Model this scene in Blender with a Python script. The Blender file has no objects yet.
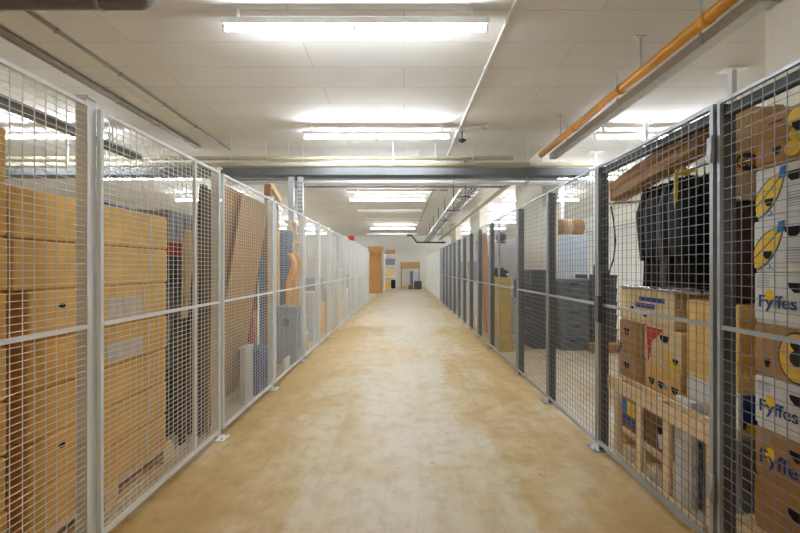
import bpy, math, random
from mathutils import Vector, Matrix
R = math.radians
rnd = random.Random(7)
C = bpy.context.scene.collection
F, CX, CY, EYE = 378.0, 404.0, 268.0, 1.41      # focal length in pixels, vanishing point, eye height
HC = 3.80                                       # ceiling height
XL, XR = -1.52, 1.50                            # the two aisle fences

# ------------------------------------------------------------------ materials
def lin(c):
    c = c / 255.0
    return c / 12.92 if c <= 0.04045 else ((c + 0.055) / 1.055) ** 2.4
def col(r, g, b): return (lin(r), lin(g), lin(b), 1)

def mat(name, rgb, rough=0.6, metal=0.0, var=0.12, scale=6.0, bump=0.0, bscale=60.0, stretch=(1, 1, 1), rgb2=None, spec=0.5):
    m = bpy.data.materials.new(name); m.use_nodes = True
    nt = m.node_tree; b = nt.nodes['Principled BSDF']
    b.inputs['Roughness'].default_value = rough; b.inputs['Metallic'].default_value = metal
    b.inputs['Specular IOR Level'].default_value = spec
    tc = nt.nodes.new('ShaderNodeTexCoord'); mp = nt.nodes.new('ShaderNodeMapping')
    mp.inputs['Scale'].default_value = stretch
    nt.links.new(tc.outputs['Object'], mp.inputs['Vector'])
    nz = nt.nodes.new('ShaderNodeTexNoise'); nz.inputs['Scale'].default_value = scale; nz.inputs['Detail'].default_value = 5
    nt.links.new(mp.outputs['Vector'], nz.inputs['Vector'])
    rp = nt.nodes.new('ShaderNodeValToRGB')
    c = col(*rgb)
    lo = tuple(v * (1 - var) for v in c[:3]) + (1,)
    hi = tuple(min(1, v * (1 + var)) for v in c[:3]) + (1,)
    if rgb2: lo, hi = c, col(*rgb2)
    rp.color_ramp.elements[0].color = lo; rp.color_ramp.elements[1].color = hi
    rp.color_ramp.elements[0].position = 0.3; rp.color_ramp.elements[1].position = 0.7
    nt.links.new(nz.outputs['Fac'], rp.inputs['Fac']); nt.links.new(rp.outputs['Color'], b.inputs['Base Color'])
    if bump:
        n2 = nt.nodes.new('ShaderNodeTexNoise'); n2.inputs['Scale'].default_value = bscale
        nt.links.new(mp.outputs['Vector'], n2.inputs['Vector'])
        bp = nt.nodes.new('ShaderNodeBump'); bp.inputs['Strength'].default_value = bump; bp.inputs['Distance'].default_value = 0.004
        nt.links.new(n2.outputs['Fac'], bp.inputs['Height']); nt.links.new(bp.outputs['Normal'], b.inputs['Normal'])
    return m

def emit(name, strength, rgb=(1, 1, 1)):
    m = bpy.data.materials.new(name); m.use_nodes = True
    b = m.node_tree.nodes['Principled BSDF']
    b.inputs['Base Color'].default_value = (0.9, 0.9, 0.9, 1)
    b.inputs['Emission Color'].default_value = rgb + (1,)
    b.inputs['Emission Strength'].default_value = strength
    return m

M = {}
M['white_steel'] = mat('white_steel', (236, 239, 241), 0.45, 0.0, 0.04)
M['white_wire'] = mat('white_wire', (234, 234, 230), 0.45, 0.0, 0.04)
M['grey_steel'] = mat('grey_steel', (168, 172, 176), 0.4, 0.35, 0.06)
M['grey_wire'] = mat('grey_wire', (138, 141, 146), 0.4, 0.3, 0.05)
M['dark_steel'] = mat('dark_steel', (94, 99, 106), 0.5, 0.2, 0.1)
M['galv'] = mat('galvanised', (196, 199, 202), 0.4, 0.3, 0.08, 30)
M['chrome'] = mat('chrome', (205, 206, 210), 0.18, 0.9, 0.03)
M['lamp_white'] = mat('lamp_white', (232, 232, 228), 0.5, 0, 0.02)
M['plaster'] = mat('painted_wall', (226, 225, 220), 0.8, 0, 0.04, 1.5, 0.15, 25)
M['pillar'] = mat('painted_pillar', (228, 224, 212), 0.75, 0, 0.04, 2.5, 0.2, 20)
M['silver_pipe'] = mat('silver_pipe', (232, 235, 240), 0.3, 0.25, 0.04, 6)
M['cream_pipe'] = mat('cream_pipe', (186, 177, 152), 0.65, 0, 0.07, 3)
M['orange_pipe'] = mat('orange_pipe', (218, 150, 44), 0.4, 0, 0.12, 4)
M['lagging'] = mat('pipe_lagging', (112, 104, 98), 0.7, 0, 0.15, 10, 0.4, 40, (6, 1, 1))
M['tray'] = mat('cable_tray_metal', (112, 114, 116), 0.5, 0.5, 0.1, 8)
M['tray_dark'] = mat('tray_dark', (58, 58, 60), 0.6, 0, 0.12, 8)
M['conduit'] = mat('conduit_grey', (140, 128, 115), 0.5, 0.1, 0.1)
M['cable'] = mat('black_cable', (28, 27, 27), 0.6, 0, 0.1)
def card(n, rgb, var=0.13): return mat(n, rgb, 0.85, 0, var, 5, 0.6, 11, (1, 1, 1.6), spec=0.2)
M['card'] = card('cardboard_tan', (234, 194, 122))
M['card_b'] = card('cardboard_golden', (232, 186, 108))
M['card_c'] = card('cardboard_brown', (176, 134, 86))
M['card_d'] = card('cardboard_dark', (146, 106, 66))
M['card_p'] = card('cardboard_pale', (226, 200, 152))
M['tape'] = mat('paper_tape', (196, 172, 128), 0.5, 0, 0.05)
M['strap'] = mat('strap_white', (216, 206, 186), 0.5, 0, 0.06)
M['print_pale'] = mat('printed_panel_pale', (214, 202, 190), 0.7, 0, 0.1, 20)
M['ink_dark'] = mat('ink_dark', (34, 30, 30), 0.7, 0, 0.05)
M['ink_blue'] = mat('ink_blue', (38, 58, 132), 0.6, 0, 0.05)
M['ink_bright'] = mat('ink_bright_blue', (32, 110, 190), 0.6, 0, 0.05)
M['ink_yellow'] = mat('ink_yellow', (238, 196, 30), 0.6, 0, 0.06)
M['ink_green'] = mat('ink_teal', (30, 96, 100), 0.6, 0, 0.05)
M['ink_red'] = mat('ink_red', (196, 50, 40), 0.6, 0, 0.06)
M['hole'] = mat('hand_hole_dark', (22, 18, 16), 0.9, 0, 0.05)
M['white_card'] = card('white_carton', (222, 220, 216), 0.05)
M['pine'] = mat('pine', (236, 208, 162), 0.65, 0, 0.12, 4, 0.1, 30, (1, 12, 12))
M['pine_v'] = mat('pine_upright', (234, 206, 160), 0.65, 0, 0.12, 4, 0.1, 30, (12, 12, 1))
M['ply'] = mat('plywood_tan', (202, 164, 112), 0.65, 0, 0.1, 3, 0.1, 30, (8, 8, 1))
M['ply_b'] = mat('plywood_brown', (186, 138, 84), 0.6, 0, 0.12, 3, 0.1, 30, (8, 8, 1))
M['walnut'] = mat('dark_wood', (92, 62, 42), 0.55, 0, 0.2, 4, 0.1, 30, (10, 10, 1))
M['oak'] = mat('orange_wood', (186, 138, 84), 0.5, 0, 0.16, 3, 0.1, 30, (8, 8, 1))
M['oak_b'] = mat('brown_timber', (150, 104, 60), 0.6, 0, 0.16, 3, 0.1, 30, (8, 8, 1))
M['black'] = mat('black_cloth', (26, 25, 27), 0.85, 0, 0.3, 8, 0.3, 40)
M['char'] = mat('charcoal_plastic', (84, 87, 94), 0.5, 0, 0.12, 6)
M['char_b'] = mat('slate_plastic', (124, 131, 143), 0.5, 0, 0.12, 6)
M['brown_cloth'] = mat('brown_cloth', (74, 50, 38), 0.85, 0, 0.2, 8, 0.3, 40)
M['grey_cloth'] = mat('grey_cloth', (104, 104, 108), 0.85, 0, 0.2, 8, 0.3, 40)
M['charcoal_cloth'] = mat('charcoal_cloth', (50, 50, 55), 0.8, 0, 0.3, 8, 0.3, 40)
M['orange'] = mat('orange_plastic', (255, 182, 0), 0.35, 0, 0.06)
M['yellow'] = mat('yellow_webbing', (236, 206, 30), 0.5, 0, 0.06)
M['red'] = mat('red_plastic', (190, 60, 58), 0.5, 0, 0.08)
M['blue'] = mat('blue_plastic', (52, 88, 160), 0.45, 0, 0.08)
M['blue_f'] = mat('faded_blue', (96, 126, 164), 0.7, 0, 0.12, 5, 0.2, 30)
M['greyp'] = mat('grey_plastic', (150, 156, 164), 0.5, 0, 0.06)
M['bluegrey'] = mat('blue_grey_plastic', (142, 156, 172), 0.4, 0, 0.1, 5)
M['white_p'] = mat('white_plastic', (228, 230, 232), 0.45, 0, 0.03)
M['ice'] = mat('pale_blue_panel', (214, 224, 236), 0.4, 0, 0.03)
M['yellow_card'] = card('cardboard_yellow', (216, 184, 92))
M['tube_on'] = emit('tube_light', 30.0, (0.86, 0.925, 1.0))
M['tube_off'] = mat('tube_unlit', (226, 228, 226), 0.3, 0, 0.02)

def floor_mat():
    m = bpy.data.materials.new('coated_concrete_floor'); m.use_nodes = True
    nt = m.node_tree; b = nt.nodes['Principled BSDF']; N = nt.nodes.new; L = nt.links.new
    tc = N('ShaderNodeTexCoord'); sep = N('ShaderNodeSeparateXYZ'); L(tc.outputs['Object'], sep.inputs[0])
    def noise(scale, det, rough=.6, st=None, dist=0):
        n = N('ShaderNodeTexNoise'); n.inputs['Scale'].default_value = scale; n.inputs['Detail'].default_value = det; n.inputs['Roughness'].default_value = rough; n.inputs['Distortion'].default_value = dist
        if st:
            mp = N('ShaderNodeMapping'); mp.inputs['Scale'].default_value = st; L(tc.outputs['Object'], mp.inputs['Vector']); L(mp.outputs[0], n.inputs['Vector'])
        else: L(tc.outputs['Object'], n.inputs['Vector'])
        return n.outputs['Fac']
    def math_(op, a, c=None, d=None):
        n = N('ShaderNodeMath'); n.operation = op
        for i, v in enumerate((a, c, d)):
            if v is None: continue
            if isinstance(v, (int, float)): n.inputs[i].default_value = v
            else: L(v, n.inputs[i])
        return n.outputs[0]
    def rng(v, a, c, d, e):
        n = N('ShaderNodeMapRange'); n.inputs['From Min'].default_value = a; n.inputs['From Max'].default_value = c; n.inputs['To Min'].default_value = d; n.inputs['To Max'].default_value = e; L(v, n.inputs['Value']); return n.outputs[0]
    def mix(f, a, c, blend='MIX'):
        n = N('ShaderNodeMix'); n.data_type = 'RGBA'; n.blend_type = blend
        for i, v in ((0, f), (6, a), (7, c)):
            if isinstance(v, (int, float)): n.inputs[i].default_value = v
            elif isinstance(v, tuple): n.inputs[i].default_value = v
            else: L(v, n.inputs[i])
        return n.outputs[2]
    big, st, fine = noise(.9, 8, .68, None, .6), noise(1.6, 7, .6, (2.2, .4, 1)), noise(7, 9, .7)
    ax = math_('ABSOLUTE', math_('ADD', sep.outputs['X'], -.12))
    lane = rng(ax, .2, 1.45, .19, -.13)
    wear = math_('ADD', math_('ADD', lane, big), math_('MULTIPLY_ADD', st, .5, -.25))
    wear = math_('ADD', wear, math_('MULTIPLY_ADD', fine, .3, -.15))
    # coating rubbed off beyond the cross joint and inside the cages
    beyond = rng(math_('ADD', sep.outputs['Y'], math_('MULTIPLY', fine, .3)), 9.2, 9.5, 0, .14)
    cages = rng(math_('ADD', math_('ABSOLUTE', sep.outputs['X']), math_('MULTIPLY', fine, .12)), 1.56, 1.62, 0, .25)
    wear = math_('ADD', wear, math_('ADD', beyond, cages))
    rp = N('ShaderNodeValToRGB'); e = rp.color_ramp.elements
    e[0].position = .28; e[0].color = col(184, 152, 98)
    e[1].position = .92; e[1].color = col(220, 210, 192)
    for p, c in ((.46, (198, 170, 120)), (.58, (208, 190, 152)), (.72, (216, 206, 186))): n = e.new(p); n.color = col(*c)
    L(wear, rp.inputs['Fac'])
    base = mix(rng(fine, .30, .52, .34, 0), rp.outputs['Color'], col(150, 128, 96))
    scr = noise(3.2, 6, .75, (5, .5, 1), .8)
    base = mix(rng(scr, .58, .70, 0, .38), base, col(148, 132, 108))
    spots = noise(4.3, 2, .4, None, 1.2)
    base = mix(rng(spots, .715, .735, 0, .45), base, col(126, 112, 92))
    L(base, b.inputs['Base Color'])
    L(rng(big, .3, .7, .36, .6), b.inputs['Roughness']); b.inputs['Specular IOR Level'].default_value = .4
    bp = N('ShaderNodeBump'); bp.inputs['Strength'].default_value = .08; L(fine, bp.inputs['Height']); L(bp.outputs['Normal'], b.inputs['Normal'])
    return m

def ceiling_mat():
    m = bpy.data.materials.new('board_marked_white_concrete'); m.use_nodes = True
    nt = m.node_tree; b = nt.nodes['Principled BSDF']; N = nt.nodes.new; L = nt.links.new
    b.inputs['Roughness'].default_value = 0.75
    tc = N('ShaderNodeTexCoord')
    wob = N('ShaderNodeTexNoise'); wob.inputs['Scale'].default_value = 0.8; L(tc.outputs['Object'], wob.inputs['Vector'])
    br = N('ShaderNodeTexBrick'); br.offset = 0.37; br.inputs['Scale'].default_value = 1
    br.inputs['Brick Width'].default_value = 2.9; br.inputs['Row Height'].default_value = 0.5
    br.inputs['Mortar Size'].default_value = 0.006; br.inputs['Mortar Smooth'].default_value = 0.4
    br.inputs['Color1'].default_value = col(222, 220, 217); br.inputs['Color2'].default_value = col(226, 224, 221); br.inputs['Mortar'].default_value = col(192, 188, 182)
    L(tc.outputs['Object'], br.inputs['Vector'])
    nz = N('ShaderNodeTexNoise'); nz.inputs['Scale'].default_value = 1.1; nz.inputs['Detail'].default_value = 6; L(tc.outputs['Object'], nz.inputs['Vector'])
    fr = N('ShaderNodeValToRGB'); fr.color_ramp.elements[0].position = 0.3; fr.color_ramp.elements[0].color = (0.87, 0.84, 0.79, 1); fr.color_ramp.elements[1].position = 0.6
    L(nz.outputs['Fac'], fr.inputs['Fac'])
    mx = N('ShaderNodeMix'); mx.data_type = 'RGBA'; mx.blend_type = 'MULTIPLY'; mx.inputs['Factor'].default_value = 0.6
    L(br.outputs['Color'], mx.inputs[6]); L(fr.outputs['Color'], mx.inputs[7]); L(mx.outputs[2], b.inputs['Base Color'])
    bp = N('ShaderNodeBump'); bp.inputs['Strength'].default_value = 0.35; bp.inputs['Distance'].default_value = 0.01; bp.invert = True
    L(br.outputs['Fac'], bp.inputs['Height']); L(bp.outputs['Normal'], b.inputs['Normal'])
    return m
M['floor'] = floor_mat(); M['ceiling'] = ceiling_mat()

# ------------------------------------------------------------------ mesh helpers
class MB:
    def __init__(s): s.v = []; s.f = []; s.smooth = set()
    def box(s, x0, x1, y0, y1, z0, z1):
        n = len(s.v)
        s.v += [(x0, y0, z0), (x1, y0, z0), (x1, y1, z0), (x0, y1, z0), (x0, y0, z1), (x1, y0, z1), (x1, y1, z1), (x0, y1, z1)]
        s.f += [(n, n+3, n+2, n+1), (n+4, n+5, n+6, n+7), (n, n+1, n+5, n+4), (n+1, n+2, n+6, n+5), (n+2, n+3, n+7, n+6), (n+3, n, n+4, n+7)]
        return s
    def bar(s, p, q, w, d, up=(0, 0, 1)):
        p, q = Vector(p), Vector(q); t = (q - p).normalized()
        u = Vector(up); a = t.cross(u)
        if a.length < 1e-4: a = t.cross(Vector((1, 0, 0)))
        a.normalize(); b = a.cross(t).normalized(); n = len(s.v)
        for c in (p, q):
            for i, j in ((-1, -1), (1, -1), (1, 1), (-1, 1)):
                s.v.append(tuple(c + a * (w / 2 * i) + b * (d / 2 * j)))
        s.f += [(n+3, n+2, n+1, n), (n+4, n+5, n+6, n+7)] + [(n+i, n+(i+1) % 4, n+4+(i+1) % 4, n+4+i) for i in range(4)]
        return s
    def tube(s, pts, r, seg=12, cap=True):
        pts = [Vector(p) for p in pts]; n0 = len(s.v); a = None
        for i, p in enumerate(pts):
            t = ((pts[min(i+1, len(pts)-1)] - pts[i]).normalized() + (pts[i] - pts[max(i-1, 0)]).normalized())
            t.normalize()
            if a is None:
                a = t.cross(Vector((0, 0, 1)))
                if a.length < 1e-3: a = t.cross(Vector((1, 0, 0)))
            a = (a - t * a.dot(t)).normalized(); b = t.cross(a)
            rr = r[i] if isinstance(r, (list, tuple)) else r
            for k in range(seg):
                an = 2 * math.pi * k / seg
                s.v.append(tuple(p + a * (rr * math.cos(an)) + b * (rr * math.sin(an))))
        for i in range(len(pts) - 1):
            for k in range(seg):
                s.smooth.add(len(s.f))
                s.f.append((n0+i*seg+k, n0+i*seg+(k+1) % seg, n0+(i+1)*seg+(k+1) % seg, n0+(i+1)*seg+k))
        if cap:
            s.f.append(tuple(n0 + k for k in range(seg))[::-1]); s.f.append(tuple(n0 + (len(pts)-1)*seg + k for k in range(seg)))
        return s
    def prism(s, pts, axis, a0, a1):
        # outline pts (u, v) swept from a0 to a1 along the axis
        n = len(s.v); k = len(pts)
        for a in (a0, a1):
            for u, v in pts:
                s.v.append((a, u, v) if axis == 0 else (u, a, v) if axis == 1 else (u, v, a))
        s.f += [tuple(range(n, n+k))[::-1], tuple(range(n+k, n+2*k))] + [(n+i, n+(i+1) % k, n+k+(i+1) % k, n+k+i) for i in range(k)]
        return s
    def mesh(s, name):
        me = bpy.data.meshes.new(name); me.from_pydata(s.v, [], s.f); me.update()
        for i in s.smooth: me.polygons[i].use_smooth = True
        import bmesh
        bm = bmesh.new(); bm.from_mesh(me); bmesh.ops.recalc_face_normals(bm, faces=bm.faces); bm.to_mesh(me); bm.free()
        return me

def thing(name, label, cat, loc=(0, 0, 0), rotz=0.0, group=None, rot=None):
    o = bpy.data.objects.new(name, None); C.objects.link(o); o.empty_display_size = 0.1
    o.location = loc; o.rotation_euler = rot if rot else (0, 0, rotz)
    o['label'] = label; o['category'] = cat
    if group: o['group'] = group
    return o
def part(name, mb, m, parent, bevel=0, label=None):
    me = mb if isinstance(mb, bpy.types.Mesh) else mb.mesh(name)
    if not me.materials: me.materials.append(M[m] if isinstance(m, str) else m)
    o = bpy.data.objects.new(name, me); C.objects.link(o); o.parent = parent
    if bevel:
        b = o.modifiers.new('bevel', 'BEVEL'); b.width = bevel; b.segments = 2; b.limit_method = 'ANGLE'
    if label: o['label'] = label
    return o
def solo(name, mb, m, label, cat, loc=(0, 0, 0), rotz=0, group=None, bevel=0, rot=None):
    o = part(name, mb, m, None, bevel); o.location = loc; o.rotation_euler = rot if rot else (0, 0, rotz)
    o['label'] = label; o['category'] = cat
    if group: o['group'] = group
    return o
def struct(name, mb, m):
    o = part(name, mb, m, None); o['kind'] = 'structure'; return o
def copy_tree(o, parent=None):
    c = o.copy(); C.objects.link(c)
    if parent: c.parent = parent
    for ch in list(o.children): copy_tree(ch, c)
    return c
ORD = ['zeroth', 'first', 'second', 'third', 'fourth', 'fifth', 'sixth', 'seventh', 'eighth', 'ninth', 'tenth', 'eleventh', 'twelfth',
       'thirteenth', 'fourteenth', 'fifteenth', 'sixteenth', 'seventeenth', 'eighteenth', 'nineteenth', 'twentieth', 'twenty-first', 'twenty-second']

# ------------------------------------------------------------------ the hall
WX, WL, Y0, Y1 = 8.6, 12.6, -2.6, 28.2
struct('floor', MB().box(-WL-.2, WX+.2, Y0-.2, Y1+.2, -0.2, 0), 'floor')
struct('ceiling', MB().box(-WL-.2, WX+.2, Y0-.2, Y1+.2, HC, HC+.2), 'ceiling')
struct('wall_left', MB().box(-WL-.2, -WL, Y0-.2, Y1+.2, 0, HC), 'plaster')
struct('wall_right', MB().box(WX, WX+.2, Y0-.2, Y1+.2, 0, HC), 'plaster')
struct('wall_back', MB().box(-WL, WX, Y1, Y1+.2, 0, HC), 'plaster')
struct('wall_front', MB().box(-WL, WX, Y0-.2, Y0, 0, HC), 'plaster')
for i, (a, b) in enumerate(((1.25, 2.87), (7.5, 9.3), (13.7, 15.7), (20.0, 22.0))):
    o = struct('pillar', MB().box(2.74, 3.06, a, b, 0, HC), 'pillar')
    bv = o.modifiers.new('bevel', 'BEVEL'); bv.width = 0.012; bv.segments = 2
# white end screen wall beyond the aisle with its opening
e = MB(); e.box(-3.4, -1.95, 27.0, 27.1, 0, 2.3); struct('partition', e, 'plaster')

# ------------------------------------------------------------------ lamps
def lamp_parts(root, on):
    b = MB(); b.prism([(-.042, 0), (.042, 0), (.03, -.05), (-.03, -.05)], 0, -1.235, 1.235)
    
    part('body', b, 'lamp_white', root)
    for x in (-1.09, 1.09): part('stem', MB().box(x-.01, x+.01, -.02, .02, 0, .12), 'lamp_white', root)
    for s in (-1, 1):
        t = MB(); t.tube([(s*.03, 0, -.088), (s*1.20, 0, -.088)], .016, 12)
        part('tube', t, 'tube_on' if on else 'tube_off', root)
    for x in (-1.215, 0, 1.215):
        h = MB(); h.box(x-.014, x+.014, -.018, .018, -.108, -.045); part('lampholder', h, 'lamp_white', root)
proto = {}
def lamp(x, y, on, label, group, lift=0):
    if on in proto:
        o = copy_tree(proto[on]); o.location = (x, y, HC-.12 + lift); o['label'] = label; o['group'] = group
    else:
        o = thing('fluorescent_light', label, 'light', (x, y, HC-.12 + lift), 0, group); lamp_parts(o, on); proto[on] = o
ys = [3.5, 6.32, 8.85, 12.2, 14.7, 17.3, 21.0]
lab_c = {3.5: 'lit twin tube light nearest in view above the aisle',
         6.32: 'lit twin tube light just before the crossing cream pipes above the aisle', 8.85: 'lit twin tube light hidden behind the crossing pipes above the aisle',
         12.2: 'first lit twin tube light beyond the silver pipe above the aisle', 14.7: 'nearer unlit twin tube light far down the aisle ceiling',
         17.3: 'farther unlit twin tube light far down the aisle ceiling', 21.0: 'lit twin tube light behind the two unlit ones above the aisle',
         24.0: 'second lit twin tube light behind the unlit ones above the aisle', 27.2: 'lit twin tube light farthest down the aisle by end wall'}
for y in ys:
    lamp(-0.45 - .012*max(0, y-6), y, y not in (14.7, 17.3), lab_c[y], 'twin tube lights above the aisle', .03 if y < 5 else 0)
for k, y in enumerate([3.55, 6.32, 9.25, 12.2, 15.1, 18.0, 21.0, 24.0]):  # farthest lamp of each side row is added to brighten the end wall
    lamp(-6.15, y, True, 'lit twin tube light over the left storage bay, %s along its row' % ORD[k+1], 'twin tube lights over left bay')
    if k: lamp(4.42, y, True, 'lit twin tube light over the right storage bay, %s along its row' % ORD[k], 'twin tube lights over right bay')

# ------------------------------------------------------------------ fences
cache = {}
def wire_mesh(w, z0, z1, pv, ph, d):
    key = (round(w, 3), z0, z1, pv, ph, d)
    if key in cache: return cache[key]
    m = MB(); n = max(1, round(w / pv))
    for i in range(1, n):
        y = w * i / n; m.bar((0, y, z0), (0, y, z1), d, d, (1, 0, 0))
    n = round((z1 - z0) / ph)
    for i in range(1, n):
        z = z0 + (z1 - z0) * i / n; m.bar((d * .8, 0, z), (d * .8, w, z), d, d)
    cache[key] = m.mesh('wire_mesh'); return cache[key]
def frame_mesh(w, z0, z1, t, stile=None):
    m = MB()
    m.box(-t*.6, t*.6, 0, t, z0, z1); m.box(-t*.6, t*.6, w-t, w, z0, z1)
    m.box(-t*.6, t*.6, t, w-t, z1-t, z1); m.box(-t*.6, t*.6, t, w-t, z0, z0+t*1.4)
    if stile: m.box(-t*.6, t*.6, stile, stile+.02, z0+t*1.4, z1-t)
    return m
def fence_panel(name, x, y0, y1, style, label, cat='fence panel', group=None, stile=None, extras=None):
    o = thing(name, label, cat, (x, y0, 0), 0, group); w = y1 - y0
    wm, fm = ('white_wire', 'white_steel') if style == 'white' else ('grey_wire', 'grey_steel')
    ph = .03 if style == 'white' else .05
    part('frame', frame_mesh(w, .06, 2.2, .018 if style == 'white' else .021 if cat == 'gate' else .015, stile), fm, o)
    s = 1 if x < 0 else -1
    me = wire_mesh(w - .04, .08, 2.18, .05, ph,   .0028 if style == 'white' else .0027)
    if style != 'white': me = me.copy() if me.materials and me.materials[0] != M[wm] else me
    p = part('wire_mesh', me, wm, o); p.location = (0, .02, 0)
    part('mid_rail', MB().box(-.006, .012, .02, w-.02, 1.12, 1.14), fm, o)
    if extras: extras(o, w)
    return o
post_cache = {}
def fence_post(x, y, style, label, group):
    pw, pd = (.062, .062) if style == 'white' else (.018, .082); ht = 2.235 if style == 'white' else 2.192
    s = -1 if x < 0 else 1; key = (style, s)
    if key not in post_cache:
        o = thing('fence_post', label, 'fence post', (x, y, 0), 0, group)
        fm = 'white_steel' if style == 'white' else 'dark_steel'
        part('column', MB().box(min(s*.012 if pw < .07 else 0, s*pd), max(s*.012 if pw < .07 else 0, s*pd), 0, pw, 0.006, ht), fm, o, .002)
        if style == 'white': part('cap', MB().box(min(-.002*s, s*(pd+.004)), max(-.002*s, s*(pd+.004)), -.003, pw+.003, ht, ht+.008), fm, o)
        part('foot_plate', MB().box(min(-.05*s, s*.10), max(-.05*s, s*.10), -.03, .09, 0, .006), fm if style == 'white' else 'grey_steel', o)
        for dy in (-.005, .075): part('bolt', MB().tube([(s*-.03, dy, .006), (s*-.03, dy, .02)], .008, 6), 'galv', o)
        post_cache[key] = o
    else:
        o = copy_tree(post_cache[key]); o.location = (x, y, 0); o['label'] = label; o['group'] = group
    return o
# left, white
lp = [0.54, 1.82, 3.10, 4.38, 5.70] + [5.70 + 1.03 * k for k in range(1, 11)]
for i, y in enumerate(lp):
    far = i > 8
    fence_post(XL, y, 'white', ('slim white fence post in the far half of the left fence' if far else
        'white square fence post, %s from the camera along left of aisle' % ORD[i+1]), 'white posts of the left fence')
    if i + 1 < len(lp):
        fence_panel('wire_fence', XL, y+.062, lp[i+1], 'white', ('white wire mesh panel in the far half of the left fence' if far else
            'white wire mesh fence panel, %s from the camera along left of aisle' % ORD[i+1]), group='white mesh panels of the left fence', stile=.85 if i == 1 else None)
# right, grey then white
def top_channel(o, w):
    part('top_channel', MB().box(.012, .045, .02, w-.02, 2.125, 2.172), 'tray_dark', o, label='dark inner channel under the top rail')
def gate_parts(o, w):
    top_channel(o, w)
    for z in (.35, 1.98):
        part('hinge', MB().box(-.022, -.012, -.012, .026, z-.06, z+.06).tube([(-.022, -.008, z-.065), (-.022, -.008, z+.065)], .009, 10), 'grey_steel', o)
    k = MB(); k.box(-.04, -.01, w-.075, w-.015, 1.0, 1.2); part('lock_box', k, 'dark_steel', o)
def lock_parts(o, w):
    l = part('lock_box', MB().box(-.03, .03, .02, .085, 1.02, 1.26), 'dark_steel', o)
    part('lever', MB().bar((-.045, .05, 1.16), (-.045, .17, 1.16), .014, .014).box(-.05, -.03, .04, .06, 1.15, 1.17), 'galv', l)
rp = [0.74, 1.80, 2.92, 3.94, 4.98, 6.60, 7.65, 8.62, 9.6, 10.55, 11.55, 12.55, 13.6, 14.65, 15.7, 16.95, 18.2, 19.45, 20.7, 21.95, 23.2, 24.45, 25.7]
for i, y in enumerate(rp):
    st = 'grey' if y < 15 else 'white'; far = i > 8
    if st == 'grey':
        pl = 'dim grey fence post in the distant grey stretch of right fence' if far else 'dark grey fence post, %s from the camera along right of aisle' % ORD[i+1]
        ql = 'grey wire mesh panel in the distant grey stretch of right fence' if far else 'grey wire mesh fence panel, %s from the camera along right of aisle' % ORD[i+1]
    else:
        pl = 'white fence post in the white far stretch of the right fence'; ql = 'white wire mesh panel in the white far stretch of the right fence'
    fence_post(XR, y, st, pl, ('grey' if st == 'grey' else 'white') + ' posts of the right fence')
    if i + 1 < len(rp):
        g = ('grey' if st == 'grey' else 'white') + ' mesh panels of the right fence'
        if i == 1:
            fence_panel('wire_gate', XR, y+.02, rp[i+1]-.002, st, 'grey wire mesh gate in front of the black garments and banana cartons', 'gate', None, None, gate_parts)
        elif i == 4:
            fence_panel('wire_gate', XR, y+.02, rp[i+1], st, 'wide grey mesh gate with lever lock beyond the bare cage floor', 'gate', None, 0.95, lock_parts)
        else:
            fence_panel('wire_fence', XR, y+(.018 if st == 'grey' else .07), rp[i+1], st, ql, group=g, extras=top_channel if i == 0 else None)
# ceiling-tied posts behind the right cages
for k, y in enumerate((4.56, 6.19, 7.82, 9.45)):
    o = thing('ceiling_post', 'white steel post with plate at ceiling behind right cages, %s from camera' % ORD[k+1], 'post', (3.96, y, 0), 0, 'ceiling-tied posts behind right cages')
    part('column', MB().box(-.03, .03, -.03, .03, .008, HC-.01), 'white_steel', o)
    part('top_plate', MB().box(-.14, .14, -.08, .08, HC-.01, HC), 'white_steel', o)
    part('foot_plate', MB().box(-.08, .08, -.08, .08, 0, .008), 'white_steel', o)
for k, (a, b) in enumerate(((4.59, 6.16), (6.22, 7.79), (7.85, 9.42))):
    o = thing('wire_fence', 'grey mesh panel between the ceiling-tied posts behind right cages, %s from camera' % ORD[k+1], 'fence panel', (3.96, a, 0), 0, 'mesh panels behind right cages')
    w = b - a
    part('frame', frame_mesh(w, .06, 2.2, .022), 'grey_steel', o)
    part('wire_mesh', wire_mesh(w-.04, .08, 2.18, .05, .0501, .0028), 'grey_wire', o).location = (0, .02, 0)
# cross fences between the cages
def cross_fence(x, y, flip, label, group):
    o = thing('wire_fence', label, 'fence panel', (x, y, 0), R(90) if flip else R(-90), group)
    part('frame', frame_mesh(2.2, .06, 2.2, .022), 'white_steel', o)
    part('wire_mesh', wire_mesh(2.16, .08, 2.18, .05, .0302, .0028), 'white_wire', o).location = (0, .02, 0)
for k, y in enumerate((8.82, 11.9, 15.0)):
    cross_fence(XL-.07, y, True, 'white mesh divider between the left cages, %s from the camera' % ORD[k+1], 'mesh dividers of the left cages')
for k, y in enumerate((10.6, 13.65, 16.99)):
    cross_fence(XR+.07, y, False, 'pale mesh divider between the right cages, %s from the camera' % ORD[k+1], 'mesh dividers of the right cages')

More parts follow.
